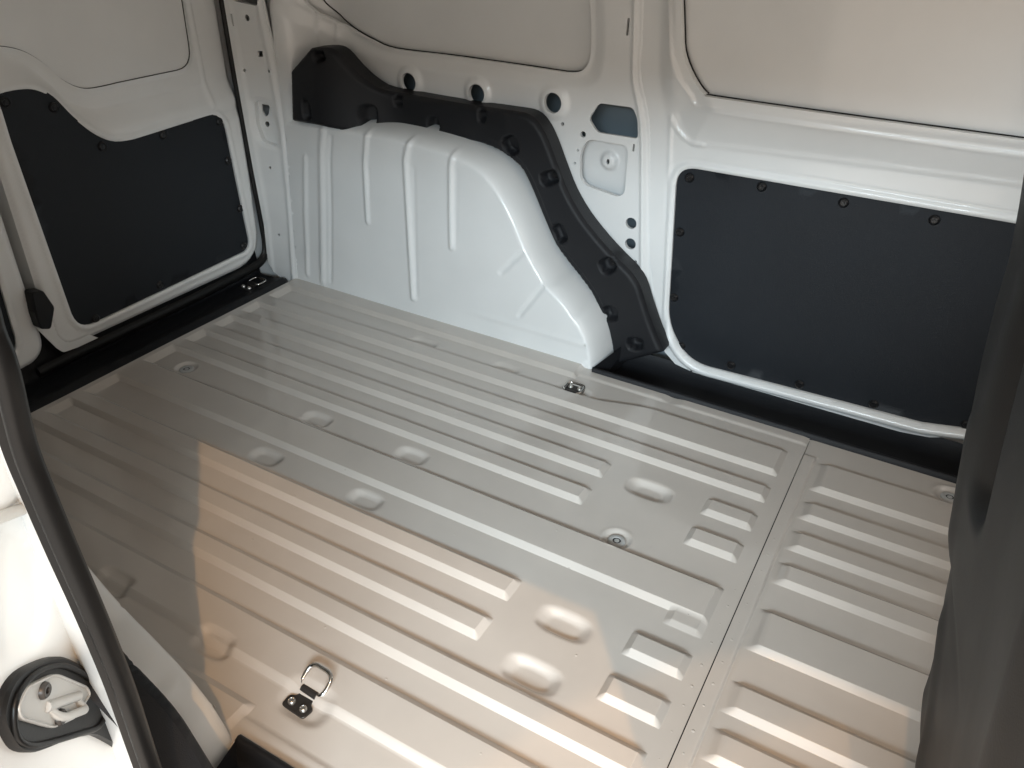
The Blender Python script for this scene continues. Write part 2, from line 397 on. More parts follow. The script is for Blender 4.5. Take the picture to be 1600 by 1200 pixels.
# outer skin behind the openings
skin = panel('cavity_skin', [(-.05, -.1), (1.12, -.1), (1.12, .655), (-.05, .655)], [], .05, lambda P: -.135 + .13 * sstep((.10 - P[:, 0]) / .1), wall3, PRIMER, parent=side, edge=0)
wbl = panel('window_blank', [(-.05, .645), (1.12, .645), (1.12, top), (-.05, top)], [], .05, lambda P: -.030 + .12 * sstep((.10 - P[:, 0]) / .12), wall3, WHITE, parent=side, edge=0)
gl = tube('window_shadow_line', [(p[0], YW + .024 - .12 * float(sstep((.10 - p[0]) / .12)), p[1]) for p in resample(winA, .02)], .0018, RUBBER, n=6, closed=True, up=(0, 1, 0)); gl.parent = side  # thin black tube standing in for the shade along the window edge
pk = panel('pocket_plate', [(p[0] + (p[0] - .93) * .2, p[1] + (p[1] - .50) * .2) for p in pock], [circ(W([(941, 258)])[0], .0042, 12, 1.6)], .006,
           lambda P: -.046 + .012 * sstep((.026 - np.hypot(P[:, 0] - W([(941, 258)])[0][0], P[:, 1] - W([(941, 258)])[0][1])) / .012) + .0 * P[:, 0], wall3, WHITE, parent=side, edge=0)

# rear corner pillar (runs from the rear door seal to the corner of the wheel arch)
Lp = [on(u, v, 0, -.10) for u, v in [(353, 0), (375, 130), (398, 260), (415, 350), (420, 398)]]
Rp = [on(u, v, 0, 0.) for u, v in [(409, 0), (430, 98), (448, 210), (456, 300), (463, 432)]]
Lz, Ly = [p[2] for p in Lp][::-1], [p[1] for p in Lp][::-1]; Rz, Ry = [p[2] for p in Rp][::-1], [p[1] for p in Rp][::-1]
def ycorner(z): return np.interp(z, Rz, Ry)
def yseal(z): return np.interp(z, Lz, Ly)
def pil3(V, h):
    t = (V[:, 0] + .10) / .10; y = yseal(V[:, 1]) * (1 - t) + ycorner(V[:, 1]) * t
    return np.stack([V[:, 0] + .25 * h, y - h, V[:, 1]], 1)
def PI(pts):
    out = []
    for u, v in pts:
        d = ray(u, v); lo, hi = 1., 4.
        for _ in range(50):
            m_ = (lo + hi) / 2; p = CP + d * m_; t = (p[0] + .10) / .10
            if p[1] > yseal(p[2]) * (1 - t) + ycorner(p[2]) * t: hi = m_
            else: lo = m_
        out.append((p[0], p[2]))
    return out
slotp = fillet(PI([(396, 157), (417, 160), (431, 200), (432, 230), (409, 222), (399, 195)]), .012)
ph = [slotp, fillet(PI([(364, -8), (405, -8), (404, 8), (398, 9), (366, 2)]), .004), fillet(PI([(402, 80), (410, 80), (411, 89), (403, 89)]), .001)]
for (u, v), r_ in [((386, 28), .0065), ((382, 110), .0035), ((421, 111), .0035), ((422, 262), .0035), ((436, 367), .0035)]: ph.append(circ(PI([(u, v)])[0], r_, 14, 1.3))
ph.append(rrect(PI([(364, 31)])[0], .004, .030, .0018))
pillar = panel('rear_pillar', [(-.104, top), (-.104, .03), (-.085, .0), (-.03, -.03), (.002, -.03), (.002, top)], ph, .006,
               lambda P: .006 * np.exp(-((P[:, 0] + .012) / .006) ** 2) + .004 * sstep((-.082 - P[:, 0]) / .01) - .005 * sstep((sdf(slotp, P) + .012) / .01), pil3, WHITE, parent=side, flange=[.02, .02, .01] + [.006] * 6, edge=.01)
V = np.array(slotp); c = V.mean(0)
boxy = panel('slot_plate', [tuple(c + (p - c) * 1.25) for p in V], [circ(PI([(411, 197)])[0], .006, 14, 1.3), fillet(PI([(402, 165), (415, 168), (413, 182), (409, 186), (403, 178)]), .004)], .006, lambda P: np.full(len(P), -.022), pil3, WHITE, parent=side, edge=0, flange=.006)

rb = panel('rear_frame', [(.55, -.08), (.92, -.08), (.92, 1.24), (.55, 1.24)], [], .05, lambda P: 0 * P[:, 0], lambda V, h: np.stack([-.168 + h, V[:, 0], V[:, 1]], 1), WHITE, parent=side, edge=0)

# ================================================================== WHEEL ARCHES
archO = smooth([(-.0, .485), (.08, .492), (.20, .498), (.34, .502), (.46, .500), (.56, .490), (.645, .466), (.705, .420), (.755, .355), (.80, .278), (.85, .215), (.905, .172), (.955, .125), (.988, .075), (1.008, .02), (1.015, -.03)], 8)
def offset(line, d):
    L = np.array(line); t = np.gradient(L, axis=0); t /= np.linalg.norm(t, axis=1)[:, None]
    return L + np.stack([t[:, 1], -t[:, 0]], 1) * (d if np.isscalar(d) else np.asarray(d)[:, None])
def yface(z): return .621 + .055 * np.clip(z, 0, 1)
beads = [(W([(476, 245), (480, 330), (487, 425)], .64), .022, .005), (W([(503, 185), (501, 235), (506, 330), (511, 436)], .64), .034, .006), (W([(571, 205), (569, 255), (573, 300), (577, 345)], .64), .020, .007),
         (W([(642, 195), (632, 250), (640, 340), (651, 462)], .64), .024, .008), (W([(711, 205), (703, 260), (705, 330), (708, 385)], .64), .022, .008)]
grooves = [(W([(828, 382), (785, 425)], .64), .016, -.005), (W([(868, 424), (815, 490)], .64), .018, -.005), (W([(515, 215), (514, 250), (519, 330), (523, 437)], .64), .012, -.005), (W([(575, 262), (580, 345)], .64), .008, -.002), (W([(645, 262), (656, 458)], .64), .010, -.003), (W([(713, 270), (714, 380)], .64), .008, -.002)]
def make_arch(name, mirror):
    sg = lambda P3: np.stack([P3[:, 0], 2 * MID - P3[:, 1] if mirror else P3[:, 1], P3[:, 2]], 1)
    A = np.array(resample(archO, .007, False)); n = len(A); K = 14
    wdt = np.interp(A[:, 0], [0, .05, .5, .72, .95, 1.02], [.022, .030, .034, .032, .028, .026])
    rings = []; ins = offset(A, wdt)
    ins[:, 0] = np.maximum(ins[:, 0], -.0005 + 0 * ins[:, 0])
    Vs = []; 
    for k in range(K):
        th = math.pi / 2 * k / (K - 1); f = 1 - math.cos(th); g = math.sin(th)
        Q = A * (1 - f) + ins * f
        y0 = .785; y = y0 - (y0 - yface(Q[:, 1])) * (g * .9 + .1 * (k / (K - 1)) if k else 0)
        # dents on the sloping front and bead run-outs over the top
        q = np.zeros(n)
        for ln, wd, ht in beads[1:]:
            La = np.array(ln); xc = np.interp(Q[:, 1], La[::-1, 1], La[::-1, 0]); dd = np.abs(Q[:, 0] - xc) / (wd / 2)
            q += ht * np.where(dd < 1, .5 + .5 * np.cos(np.pi * np.clip(dd, 0, 1)), 0) * (Q[:, 1] > .36) * sstep((th / (math.pi / 2) - .5) / .45)
        for s0, dp in ((.42, .004),): pass
        dl = np.cumsum(np.r_[0, np.hypot(*np.diff(A, axis=0).T)]); 
        for c0, w0, h0 in ((.99, .016, -.006), (1.09, .014, -.006), (1.18, .03, .003), (1.245, .012, -.004)): q += h0 * np.exp(-((dl - c0) / w0) ** 2) * math.sin(th * 2) ** .5 if 0 < th < math.pi / 2 - .01 else 0
        Vs.append(np.stack([Q[:, 0], y - q * math.sin(th), Q[:, 1] + q * math.cos(th)], 1))
    P3 = np.stack(Vs, 0)
    # inner face
    poly = [tuple(p) for p in ins] + [(ins[-1][0], -.035), (0., -.035)]
    poly = [p for i, p in enumerate(poly) if i == 0 or np.hypot(p[0] - poly[i - 1][0], p[1] - poly[i - 1][1]) > 1e-4]
    V, T, _ = cdt(poly, [], .0065)
    hh = np.zeros(len(V))
    for ln, wd, ht in beads + grooves: hh += relu_bead(V, ln, wd, ht)
    hh += .003 * np.exp(-((V[:, 1] - .055) / .006) ** 2) * (V[:, 0] > .55) * sstep((V[:, 0] - .55) / .2)
    ff = np.stack([V[:, 0], yface(V[:, 1]) - hh, V[:, 1]], 1)
    G = sg(P3.reshape(-1, 3)); ff = sg(ff); I = np.arange(K * n).reshape(K, n)
    Q = np.stack([I[:-1, :-1], I[1:, :-1], I[1:, 1:], I[:-1, 1:]], -1).reshape(-1, 4)
    me = bpy.data.meshes.new(name); me.from_pydata(np.concatenate([G, ff]).tolist(), [], Q.tolist() + (T + K * n).tolist()); me.update()
    bm = bmesh.new(); bm.from_mesh(me); bmesh.ops.remove_doubles(bm, verts=bm.verts[:], dist=.0022); bmesh.ops.recalc_face_normals(bm, faces=bm.faces[:]); bm.to_mesh(me); bm.free(); me.shade_smooth()
    return link(name, me, WHITE)
tag(make_arch('wheel_arch', False), 'white ribbed wheel arch under the black trim on the closed side', 'wheel arch')
tag(make_arch('wheel_arch', True), 'white wheel arch behind the rubber seal of the open doorway', 'wheel arch')

# black plastic trim over the arch
def ytrim(x): return .735 - .094 * sstep((.36 - x) / .22)
def TW(pts):
    out = []
    for u, v in pts:
        y = .70
        for _ in range(6): p = on(u, v, 1, y); y = float(ytrim(p[0])) - .012
        out.append((p[0], p[2]))
    return out
def ywall(x): return .776 - .135 * sstep((.15 - x) / .15)
def TB(pts):
    out = []
    for u, v in pts:
        y = .72
        for _ in range(10): p = on(u, v, 1, y); y = .5 * y + .5 * float(ytrim(p[0]) - .012 + .018 * sstep((p[0] - .22) / .2) * (1 - sstep((p[0] - .62) / .1)))
        out.append((p[0], p[2]))
    return out
trim_top = smooth(TB([(483, 76), (506, 75), (524, 82), (548, 108), (572, 128), (600, 141), (650, 148), (740, 163), (800, 172), (826, 179), (843, 195), (857, 222), (872, 262), (888, 302), (910, 340), (940, 378), (968, 408), (985, 425), (999, 446), (1010, 480), (1024, 520), (1036, 546)]), 3)
trim_low = smooth(TW([(956, 560), (950, 545), (942, 510), (932, 476), (916, 448), (888, 412), (868, 384), (850, 345), (832, 300), (815, 266), (796, 248), (772, 233), (740, 222), (690, 212), (640, 203), (612, 200), (585, 205), (548, 207), (500, 198), (455, 190)]), 3)
trim_poly = trim_top + TW([(1036, 550)]) + [(trim_low[0][0] + .02, -.03)] + trim_low + TW([(454, 150), (453, 111)])
pockets = [((479, 172), .030, .055, 0), ((574, 180), .040, .050, 0), ((677, 195), .036, .042, 0), ((754, 180), .022, .034, 0), ((799, 227), .046, .048, .5), ((861, 277), .050, .034, .4), ((876, 364), .038, .050, .5), ((951, 414), .042, .040, .7), ((955, 489), .040, .042, .3), ((994, 536), .040, .034, .3), ((623, 156), .022, .034, 0), ((497, 88), .034, .026, .3)]
def htrim(P):
    sd = sdf(trim_poly, P); lo = pdist(trim_low, P)
    h = .014 * np.sqrt(np.clip(1 - (1 - np.clip(sd / .012, 0, 1)) ** 2, 0, 1))
    h += .007 * sstep((lo - .016) / .008) * sstep((P[:, 0] - .60) / .08)
    h += .012 * sstep((P[:, 1] - .60) / .04) * 0
    for (u, v), a, c, rot in pockets:
        x0, z0 = TW([(u, v)])[0]; q = P - (x0, z0); cs, sn = math.cos(rot), math.sin(rot)
        q = np.stack([q[:, 0] * cs + q[:, 1] * sn, -q[:, 0] * sn + q[:, 1] * cs], 1)
        k = (np.abs(q[:, 0] / (a / 2)) ** 3 + np.abs(q[:, 1] / (c / 2)) ** 3) ** (1 / 3)
        h -= (.020 if x0 < .15 else .032) * sstep((1.08 - k) / .30) * sstep((sd - .004) / .012)
    return h
def make_trim(mirror):
    def t3(V, h):
        y = ytrim(V[:, 0]) - h; return np.stack([V[:, 0], 2 * MID - y if mirror else y, V[:, 1]], 1)
    o = panel('arch_trim', trim_poly, [], .005, htrim, t3, PLASTIC, edge=.046)
    cm = lathe_mesh('push_clip', [(0, .004), (.005, .004), (.006, .0025), (.010, .002), (.011, 0)], 12)
    cm.materials.append(FASTEN)
    for (u, v), a, c, rot in pockets[5:10:2]:
        x0, z0 = TW([(u, v)])[0]; y = float(ytrim(x0)) + .010; cl = link('push_clip', cm, None, o)
        place(cl, (x0 + .003, 2 * MID - y if mirror else y, z0 + .003), (0, 1 if mirror else -1, 0))
    return o
tag(make_trim(False), 'curved black plastic trim along the wheel arch of the closed side', 'trim')
tag(make_trim(True), 'black plastic trim over the wheel arch behind the rubber seal', 'trim')

# ================================================================== FAR SLIDING DOOR
YD = .792
sd_root = empty('sliding_door', (1.6, YD, 0))
tag(sd_root, 'closed white sliding door with black trim board and blanked window', 'door')
def door3(V, h): return np.stack([V[:, 0], YD - h, V[:, 1]], 1)
WD = lambda p: W(p, .780)
winB = WD([(1069, -25), (1071, 40), (1073, 78), (1083, 108), (1097, 133), (1108, 145), (1122, 150), (1350, 182), (1600, 215)])
winB = smooth(winB, 3); winB = winB + [(2.25, winB[-1][1] + .002), (2.25, 1.08), (winB[0][0], 1.08)]
brd = fillet(WD([(1057, 259), (1600, 352)]) + [(2.15, .50), (2.15, .02)] + WD([(1510, 671), (1440, 662), (1075, 566), (1043, 505)]), [.05, .004, .03, .03, .01, .01, .07, .05], 8)
lineE = WD([(1083, 224), (1350, 256), (1600, 289)]); lineE = lineE + [(2.3, lineE[-1][1])]
xl = lambda z: np.interp(z, [q[1] for q in lineC[::-1]], [q[0] for q in lineC[::-1]])
dl0 = [(p[0] - .03, p[1]) for p in lineC]
DB = WD([(1072, 590), (1300, 654), (1420, 688), (1512, 697)])
door_out = [(dl0[0][0], top)] + dl0[:-2] + [(1.098, .09), (1.107, .05), (1.128, .008), (1.16, -.018), (1.21, -.0275), (1.72, -.0275), (1.78, -.020), (1.84, .002), (2.2, .002), (2.3, top)]
belt = lineE + [(2.3, -.2), (1.0, -.2), (1.06, .50), WD([(1062, 180)])[0]]
arcE = smooth(WD([(1048, 182), (1056, 200), (1068, 215), (1083, 224), (1100, 227)]), 4)
vertE = WD([(1048, 186), (1046, 240), (1041, 420), (1037, 500)])
rimline = offset(resample(brd, .02) + [brd[0]], -.020)
def hdoor(P):
    bl = np.clip((sdf(belt, P) + .082) / .084, 0, 1); lf = sstep((P[:, 0] - xl(P[:, 1]) - .012) / .05)
    h = .010 + .032 * (1 - bl) * lf
    h += .003 * np.exp(-((pdist(lineE, P)) / .005) ** 2) + relu_bead(P, arcE, .012, .005) + relu_bead(P, vertE, .010, .004)
    dw = pdist(winB, P, True); h += -.006 * sstep((.026 - dw) / .004) + .002 * np.exp(-((dw - .028) / .003) ** 2)
    db = pdist(brd, P, True); lowr = sstep((.10 - P[:, 1]) / .06); rw = .007 + .006 * lowr; h += (.004 + .012 * lowr) * np.where(db < 2 * rw, np.sqrt(np.clip(1 - ((db - rw) / rw) ** 2, 0, 1)), 0)
    h += .006 * np.exp(-((P[:, 0] - xl(P[:, 1]) - .030) / .008) ** 2) * sstep((.56 - P[:, 1]) / .05) * 0
    h -= .003 * np.exp(-((db - .019) / .003) ** 2) * sstep((P[:, 1] - .3) / .1)
    return h
dp = panel('inner_panel', door_out, [winB, brd], .0055, hdoor, door3, WHITE, flange=[.018, .016], edge=.03); adopt(dp, sd_root)
ws = panel('window_blank', [(1.0, .52), (2.28, .52), (2.28, 1.15), (1.0, 1.15)], [], .04, lambda P: np.full(len(P), .012) - .006 * np.cos((P[:, 1] - .8) * 4), door3, WHITE, edge=0); adopt(ws, sd_root)
gl = tube('window_shadow_line', [tuple(door3(np.array([p]), np.array([.016]))[0]) for p in resample(winB, .02)], .0025, RUBBER, n=6, closed=True, up=(0, 1, 0)); adopt(gl, sd_root)  # black tube drawn as the shadow line around the blanked window
c0 = np.array([1.6, .26])
bd = panel('trim_board', [tuple(c0 + (np.array(p) - c0) * (1.02, 1.03)) for p in brd], [], .03, lambda P: .004 + .0012 * np.sin(P[:, 0] * 7) * np.sin(P[:, 1] * 9 + 1), door3, BOARD, edge=.004); adopt(bd, sd_root)
cm = lathe_mesh('push_clip', [(0, .0045), (.0035, .0048), (.004, .0035), (.0062, .0035), (.0075, .0052), (.0105, .0028), (.0115, 0)], 14); cm.materials.append(FASTEN)
bpy.context.view_layer.update()
for u, v in [(1077, 278), (1190, 292), (1318, 317), (1460, 344), (1062, 363), (1053, 465), (1064, 541), (1142, 571), (1249, 601), (1365, 632), (1509, 664)]:
    x, z = W([(u, v)], YD - .006)[0]; c = link('push_clip', cm); place(c, (x, YD - .0048, z), (0, -1, 0), random.random()); bpy.context.view_layer.update(); adopt(c, bd)

# ================================================================== REAR DOORS
XR = -.135
def rear3(V, h): return np.stack([XR + h, V[:, 0], V[:, 1]], 1)
YS = -.085
R_ = lambda p: RD(p, -.12)
brdA = smooth(R_([(-45, 215), (-25, 165), (2, 146), (35, 139), (60, 142), (88, 157), (118, 187), (150, 211), (180, 221), (215, 216)]), 4)[:-1] + fillet(R_([(215, 216), (345, 175), (390, 388), (120, 516), (0, 224), (-45, 215)]), [0, .045, .035, .05, 0, 0], 6)[1:-1]
winR = smooth(R_([(-60, 72), (0, 73), (38, 80), (70, 98), (100, 124), (125, 137), (150, 139), (200, 128)]), 4)[:-1] + fillet(R_([(200, 128), (306, 106), (290, 0)]) + [(R_([(290, 0)])[0][0] - .01, 1.08), (YS + .05, 1.08), (YS + .05, .70)], [0, .05, 0, .05, .05, 0], 6)[1:]
winR = [p for p in winR if p[0] > YS + .03]
brdA = [(max(p[0], YS + .04), p[1]) for p in brdA]
ridge = smooth(R_([(-60, 108), (0, 110), (45, 120), (85, 150), (115, 178), (150, 190), (190, 184), (345, 145)]), 4)
def make_rear(mirror, label, bottom_latch):
    root = empty('rear_door', (XR, 0, 0)); tag(root, label, 'door', 'rear cargo doors')
    T = (lambda V, h: rear3(np.stack([2 * (YS - .012) - V[:, 0], V[:, 1]], 1), h)) if mirror else rear3
    leaf = fillet([(YS, .045), (.600, .045), (.606, .3), (.592, top), (YS, top)], [.06, .10, .0, 0, 0], 8)
    def h(P):
        q = .020 * sstep((sdf(brdA, P) + .055) / .030) * 0
        rz = np.interp(P[:, 0], [p[0] for p in ridge], [p[1] for p in ridge]); d = P[:, 1] - rz
        q = .022 * sstep((.035 - d) / .075)                                       # lower half stands proud below the belt
        q += -.010 * np.exp(-((d + .048) / .020) ** 2) * .6
        q += .006 * np.exp(-(pdist(winR, P, True) / .008) ** 2)
        db = pdist(brdA, P, True); q += .004 * np.where(db < .014, np.sqrt(np.clip(1 - ((db - .007) / .007) ** 2, 0, 1)), 0)
        e = sdf(leaf, P); q += -.010 * sstep((.012 - e) / .012)
        q += .004 * np.exp(-((P[:, 0] - .512 + .03 * (P[:, 1] - .5)) / .006) ** 2) * sstep((P[:, 1] - .50) / .03)
        return q
    p = panel('inner_panel', leaf, [winR, brdA], .0065, h, T, WHITE, flange=[.008, .014], edge=.05); adopt(p, root)
    wb = panel('window_blank', [(YS + .01, .55), (.56, .55), (.56, 1.15), (YS + .01, 1.15)], [], .04, lambda P: .0005 + 0 * P[:, 0], T, WHITE, edge=0); adopt(wb, root)
    gl = tube('window_shadow_line', [tuple(T(np.array([p]), np.array([.0015]))[0]) for p in resample(winR, .02)], .0015, RUBBER, n=6, closed=True, up=(1, 0, 0)); adopt(gl, root)  # fine black tube put in as the shaded groove line
    cB = np.array([.25, .3])
    b_ = panel('trim_board', [tuple(cB + (np.array(q) - cB) * 1.03) for q in brdA], [], .03, lambda P: .0165 + .001 * np.sin(P[:, 0] * 9) * np.sin(P[:, 1] * 8), T, BOARD, edge=.004); adopt(b_, root)
    for u, v in [(8, 160), (84, 168), (160, 229), (255, 211), (343, 190), (357, 251), (376, 326), (381, 384), (250, 445), (150, 498)]:
        y, z = RD([(u, v)], XR + .018)[0]; c = link('push_clip', cm)
        if mirror: y = 2 * (YS - .012) - y
        place(c, (XR + .0167, y, z), (1, 0, 0)); bpy.context.view_layer.update(); adopt(c, b_)
    return root
rdA = make_rear(False, 'wide white rear door leaf beside the ribbed wheel arch', True)
rdB = make_rear(True, 'other white rear door leaf, mostly hidden behind the black rubber seal', False)
# latch cover between the two leaves and the small white end flap
lc = prism('latch_cover', fillet(RD([(44, 455), (62, 452), (80, 478), (78, 492), (74, 512), (58, 512), (50, 490)], -.10), .006), 0, .03, ((-.115, 0, 0), (0, 1, 0), (0, 0, 1), (1, 0, 0)), PLASTIC, bev=.003); adopt(lc, rdA)
fp = prism('edge_flap', fillet(RD([(57, 512), (78, 500), (130, 520), (160, 530), (100, 551), (90, 545)], -.112), .006), 0, .004, ((-.118, 0, 0), (0, 1, 0), (0, 0, 1), (1, 0, 0)), WHITE); adopt(fp, rdA)
# rubber seal around the rear opening
sp = [tuple(on(u, v, 0, -.112)) for u, v in [(349, 0), (360, 65), (371, 130), (394, 260), (411, 350), (416, 385), (412, 402), (402, 413), (388, 422), (360, 437), (300, 467), (200, 515), (120, 553), (60, 583)]]
sp = [(sp[0][0], sp[0][1] - .008, 1.15)] + sp
seal = tube('rear_seal', smooth(sp, 4), .011, RUBBER, n=10, prof=[(.012 * math.cos(a) * (1 + .25 * math.cos(2 * a)), .010 * math.sin(a)) for a in np.linspace(0, 2 * math.pi, 14)[:-1]], up=(1, 0, 0))
tag(seal, 'black rubber seal strip between the rear door and its white pillar', 'seal')

# ================================================================== BLACK SILL AND STEP TRIMS
sill_poly = fillet([(-.200, -.66), (-.006, -.66), (-.006, .588), (-.022, .603), (-.070, .612), (-.098, .612), (-.200, .612)], [.0, 0, .02, .01, .02, .01, 0], 5)
def hs(P): return .006 * sstep((sdf(sill_poly, P)) / .008) - .012 * sstep((-.035 - P[:, 0]) / .05) + .004 * np.exp(-((P[:, 0] + .03) / .006) ** 2) + .10 * sstep((-.142 - P[:, 0]) / .02)
sill = panel('sill_trim', sill_poly, [], .010, hs, lambda V, h: np.stack([V[:, 0], V[:, 1], -.004 + h], 1), PLASTIC, edge=.05)
tag(sill, 'black plastic sill strip along the foot of the rear doors', 'sill trim')
def make_step(mirror):
    prof = [(WELL_F - .002, -.012), (WELL_F - .001, .001), (WELL_F + .004, .004), (WELL_F + .010, .001), (WELL_F + .014, -.012), (WELL_F + .022, -.045), (WELL_F + .035, -.056), (WELL_F + .09, -.060), (WELL_F + .15, -.062), (WELL_F + .19, -.052), (WELL_F + .20, -.03)]
    xx = np.concatenate([np.arange(.996, 2.3, .02), [2.3]])
    A = np.zeros((len(xx), len(prof), 3))
    for i, x in enumerate(xx):
        for j, (y, z) in enumerate(prof):
            sh = np.interp(y, [WELL_F, .70, .80], [0, .0, .0]); yy = 2 * MID - y if mirror else y
            A[i, j] = (x + sh, yy, z)
    o = gridmesh('step_trim', A, PLASTIC)
    # rear end wall of the tray
    y0, y1 = WELL_F, .80
    yy = [2 * MID - q if mirror else q for q in (y0, y1)]
    me = bpy.data.meshes.new('end_wall'); me.from_pydata([(.996, yy[0], -.07), (1.02, yy[1], -.07), (1.06, yy[1], .05), (.996, yy[0], .002)], [], [(0, 1, 2, 3)]); me.update()
    link('end_wall', me, PLASTIC, o)
    return o
tag(make_step(False), 'black plastic step tray below the closed sliding door', 'step tray')
tag(make_step(True), 'black plastic step tray at the open doorway beside the cargo floor', 'step tray')

# ================================================================== TIE-DOWN RINGS
def tie_ring(loc, rz, label, tilt=12., folded=False, recess=True):
    root = empty('tie_down_ring', loc); root.rotation_euler = (0, 0, rz)
    tag(root, label, 'tie-down ring', 'cargo tie-down rings')
    pl = fillet([(-.023, -.026), (.023, -.026), (.025, -.006), (.014, -.002), (.014, .010), (-.014, .010), (-.014, -.002), (-.025, -.006)], .006, 4)
    prism('base_plate', pl, 0, .003, ((0, 0, 0), (1, 0, 0), (0, 1, 0), (0, 0, 1)), DARKST, root, bev=.0008)
    for sx in (-.012, .012):
        b_ = link('bolt', lathe_mesh('bolt', [(0, .0045), (.0016, .0045), (.002, .003), (.0032, .003), (.0042, .0045), (.0055, .0035), (.0062, .0)], 12), STEEL, root); b_.location = (sx, -.014, .003)
    tube('clamp_sleeve', [(-.015, .012, .0055), (.015, .012, .0055)], .0062, DARKST, root, n=12)
    w_, h_, t = .046, .038, math.radians(tilt)
    pts = rrect((0, h_ / 2), w_, h_, .015, 0, 6)
    sgn = -1 if folded else 1
    tube('ring', [(x, .012 + sgn * y * math.cos(t), .0055 + abs(y) * math.sin(t)) for x, y in pts], .0036, CHROME, root, n=8, closed=True)
    return root
z_ = float(hfloor(np.array([1.03]), np.array([-.50]))[0])
tie_ring((1.026, -.490, z_ + .001), math.radians(-3), 'steel tie-down ring standing open on the floor by the step tray', 34)
tie_ring((.992, .510, float(hfloor(np.array([.992]), np.array([.51]))[0]) + .001), math.radians(180), 'folded steel tie-down ring on the floor at the foot of the wheel arch', 8, folded=True)
tie_ring((-.092, .515, -.009), math.radians(0), 'thin steel tie-down ring lying on the black rear sill', 3)

# ================================================================== OPEN DOORWAY: near pillar, seal, striker
near = empty('near_side_wall', (.5, -.78, 0)); struct(near, 'white body side around the open doorway with the door jamb', 'wall')
# jamb face turned towards the doorway
def jamb3(V, h): return np.stack([1.0 + h - .60 * (V[:, 0] + .80), V[:, 0], V[:, 1]], 1)      # V = (y, z)
def JB(pts):
    out = []
    for u, v in pts:
        d = ray(u, v); n = np.array([1., .60, 0]); k = (.52 - n @ CP) / (n @ d); p = CP + d * k; out.append((p[1], p[2]))
    return out
step_a = JB([(0, 815), (30, 812), (62, 850), (72, 900), (75, 960), (60, 1010), (0, 1040)])
def hj(P):
    q = .0 * P[:, 0]                                  # rolls forward to the seal flange
    q += .012 * sstep((P[:, 1] - JB([(20, 800)])[0][1]) / .02)
    q -= .006 * sstep((sdf(fillet(step_a, .02), P) + .004) / .014)
    return q
jm = panel('door_jamb', [(-.94, -.35), (-.735, -.35), (-.735, 1.12), (-.94, 1.12)], [], .009, hj, jamb3, WHITE, edge=.02); adopt(jm, near)
rl = tube('guide_rail', [tuple(jamb3(np.array([p]), np.array([.018]))[0]) for p in JB([(-60, 812), (28, 781)])], .006, STEEL, n=10); adopt(rl, near)
# inner panel of the near side
inn = panel('inner_panel', [(-.12, -.05), (.965, -.05), (.965, 1.14), (-.12, 1.14)], [], .05, lambda P: 0 * P[:, 0], lambda V, h: np.stack([V[:, 0], -.762 + h, V[:, 1]], 1), WHITE, edge=.012); adopt(inn, near)
fl_ = panel('seal_flange', [(.945, -.35), (1.085, -.35), (1.085, 1.14), (.945, 1.14)], [], .02, lambda P: 0 * P[:, 0], lambda V, h: np.stack([V[:, 0], -.742 - .2 * (V[:, 0] - .985) + h, V[:, 1]], 1), WHITE, edge=.004); adopt(fl_, near)
hd = boxm('door_header', (-.15, -.86, 1.10), (2.6, -.735, 1.262), WHITE); adopt(hd, near)
bp_ = boxm('front_pillar', (1.93, -.86, -.35), (2.6, -.76, 1.097), WHITE); adopt(bp_, near)
oc = boxm('outer_quarter', (-.15, -.93, -.35), (.985, -.915, 1.2), WHITE); adopt(oc, near)
# rubber door seal
cs_px = [(-60, 400), (-22, 515), (0, 572), (30, 690), (62, 772), (100, 862), (132, 934), (160, 1000), (190, 1076), (215, 1150), (236, 1212), (262, 1290)]
sp = [tuple(on(u, v, 1, -.772)) for u, v in cs_px]
sp = [(sp[0][0], -.772, 1.14)] + sp
prof = []
for k in range(28):
    a = 2 * math.pi * k / 28; rr = 1 + .28 * math.cos(2 * a) + .05 * math.cos(4 * a); prof.append((.0175 * math.cos(a) * (rr ** .6), .012 * math.sin(a) * (1.15 - .45 * math.cos(a * 1) ** 2 - .0)))
prof = [(-.021, -.006), (-.020, .004), (-.016, .010), (-.010, .012), (-.005, .008), (-.001, .002), (.002, .0015), (.005, .007), (.010, .0125), (.016, .012), (.0195, .006), (.020, -.004), (.012, -.010), (-.012, -.010)]
ds = tube('door_seal', smooth(sp, 5), .02, RUBBER, prof=[(x * .72, -y * .9) for x, y in prof][::-1], up=(0, 1, 0))
tag(ds, 'thick black rubber door seal running down the edge of the open doorway', 'seal')
# striker with its rubber surround
def jfr(off): return lambda p: tuple(jamb3(np.array([p]), np.array([off]))[0])
fr = ((.52, 0, 0), (-.5145, .8575, 0), (0, 0, 1), (.8575, .5145, 0))
def J2(pts):                                                                    # into the jamb frame's own 2D axes
    return [(p[0] / .8575, p[1]) for p in JB(pts)]
gas = prism('striker_gasket', smooth(J2([(-8, 1100), (2, 1072), (20, 1050), (45, 1036), (76, 1026), (98, 1030), (128, 1046), (150, 1056), (172, 1070), (192, 1120), (198, 1150), (186, 1165), (188, 1175), (168, 1163), (140, 1149), (122, 1150), (95, 1156), (60, 1170), (36, 1176), (14, 1170), (0, 1150), (-10, 1125)]), 3, True), -.004, .010, fr, RUBBER, bev=.003)
tag(gas, 'black rubber surround of the door striker on the white jamb', 'gasket')
lip = resample(smooth(J2([(4, 1105), (18, 1072), (42, 1050), (74, 1040), (100, 1046), (134, 1066), (146, 1082), (150, 1110), (140, 1135), (110, 1146), (60, 1160), (30, 1164), (8, 1150)]), 3, True), .004)
o0, ex, ey, en = [np.array(q, float) for q in fr]
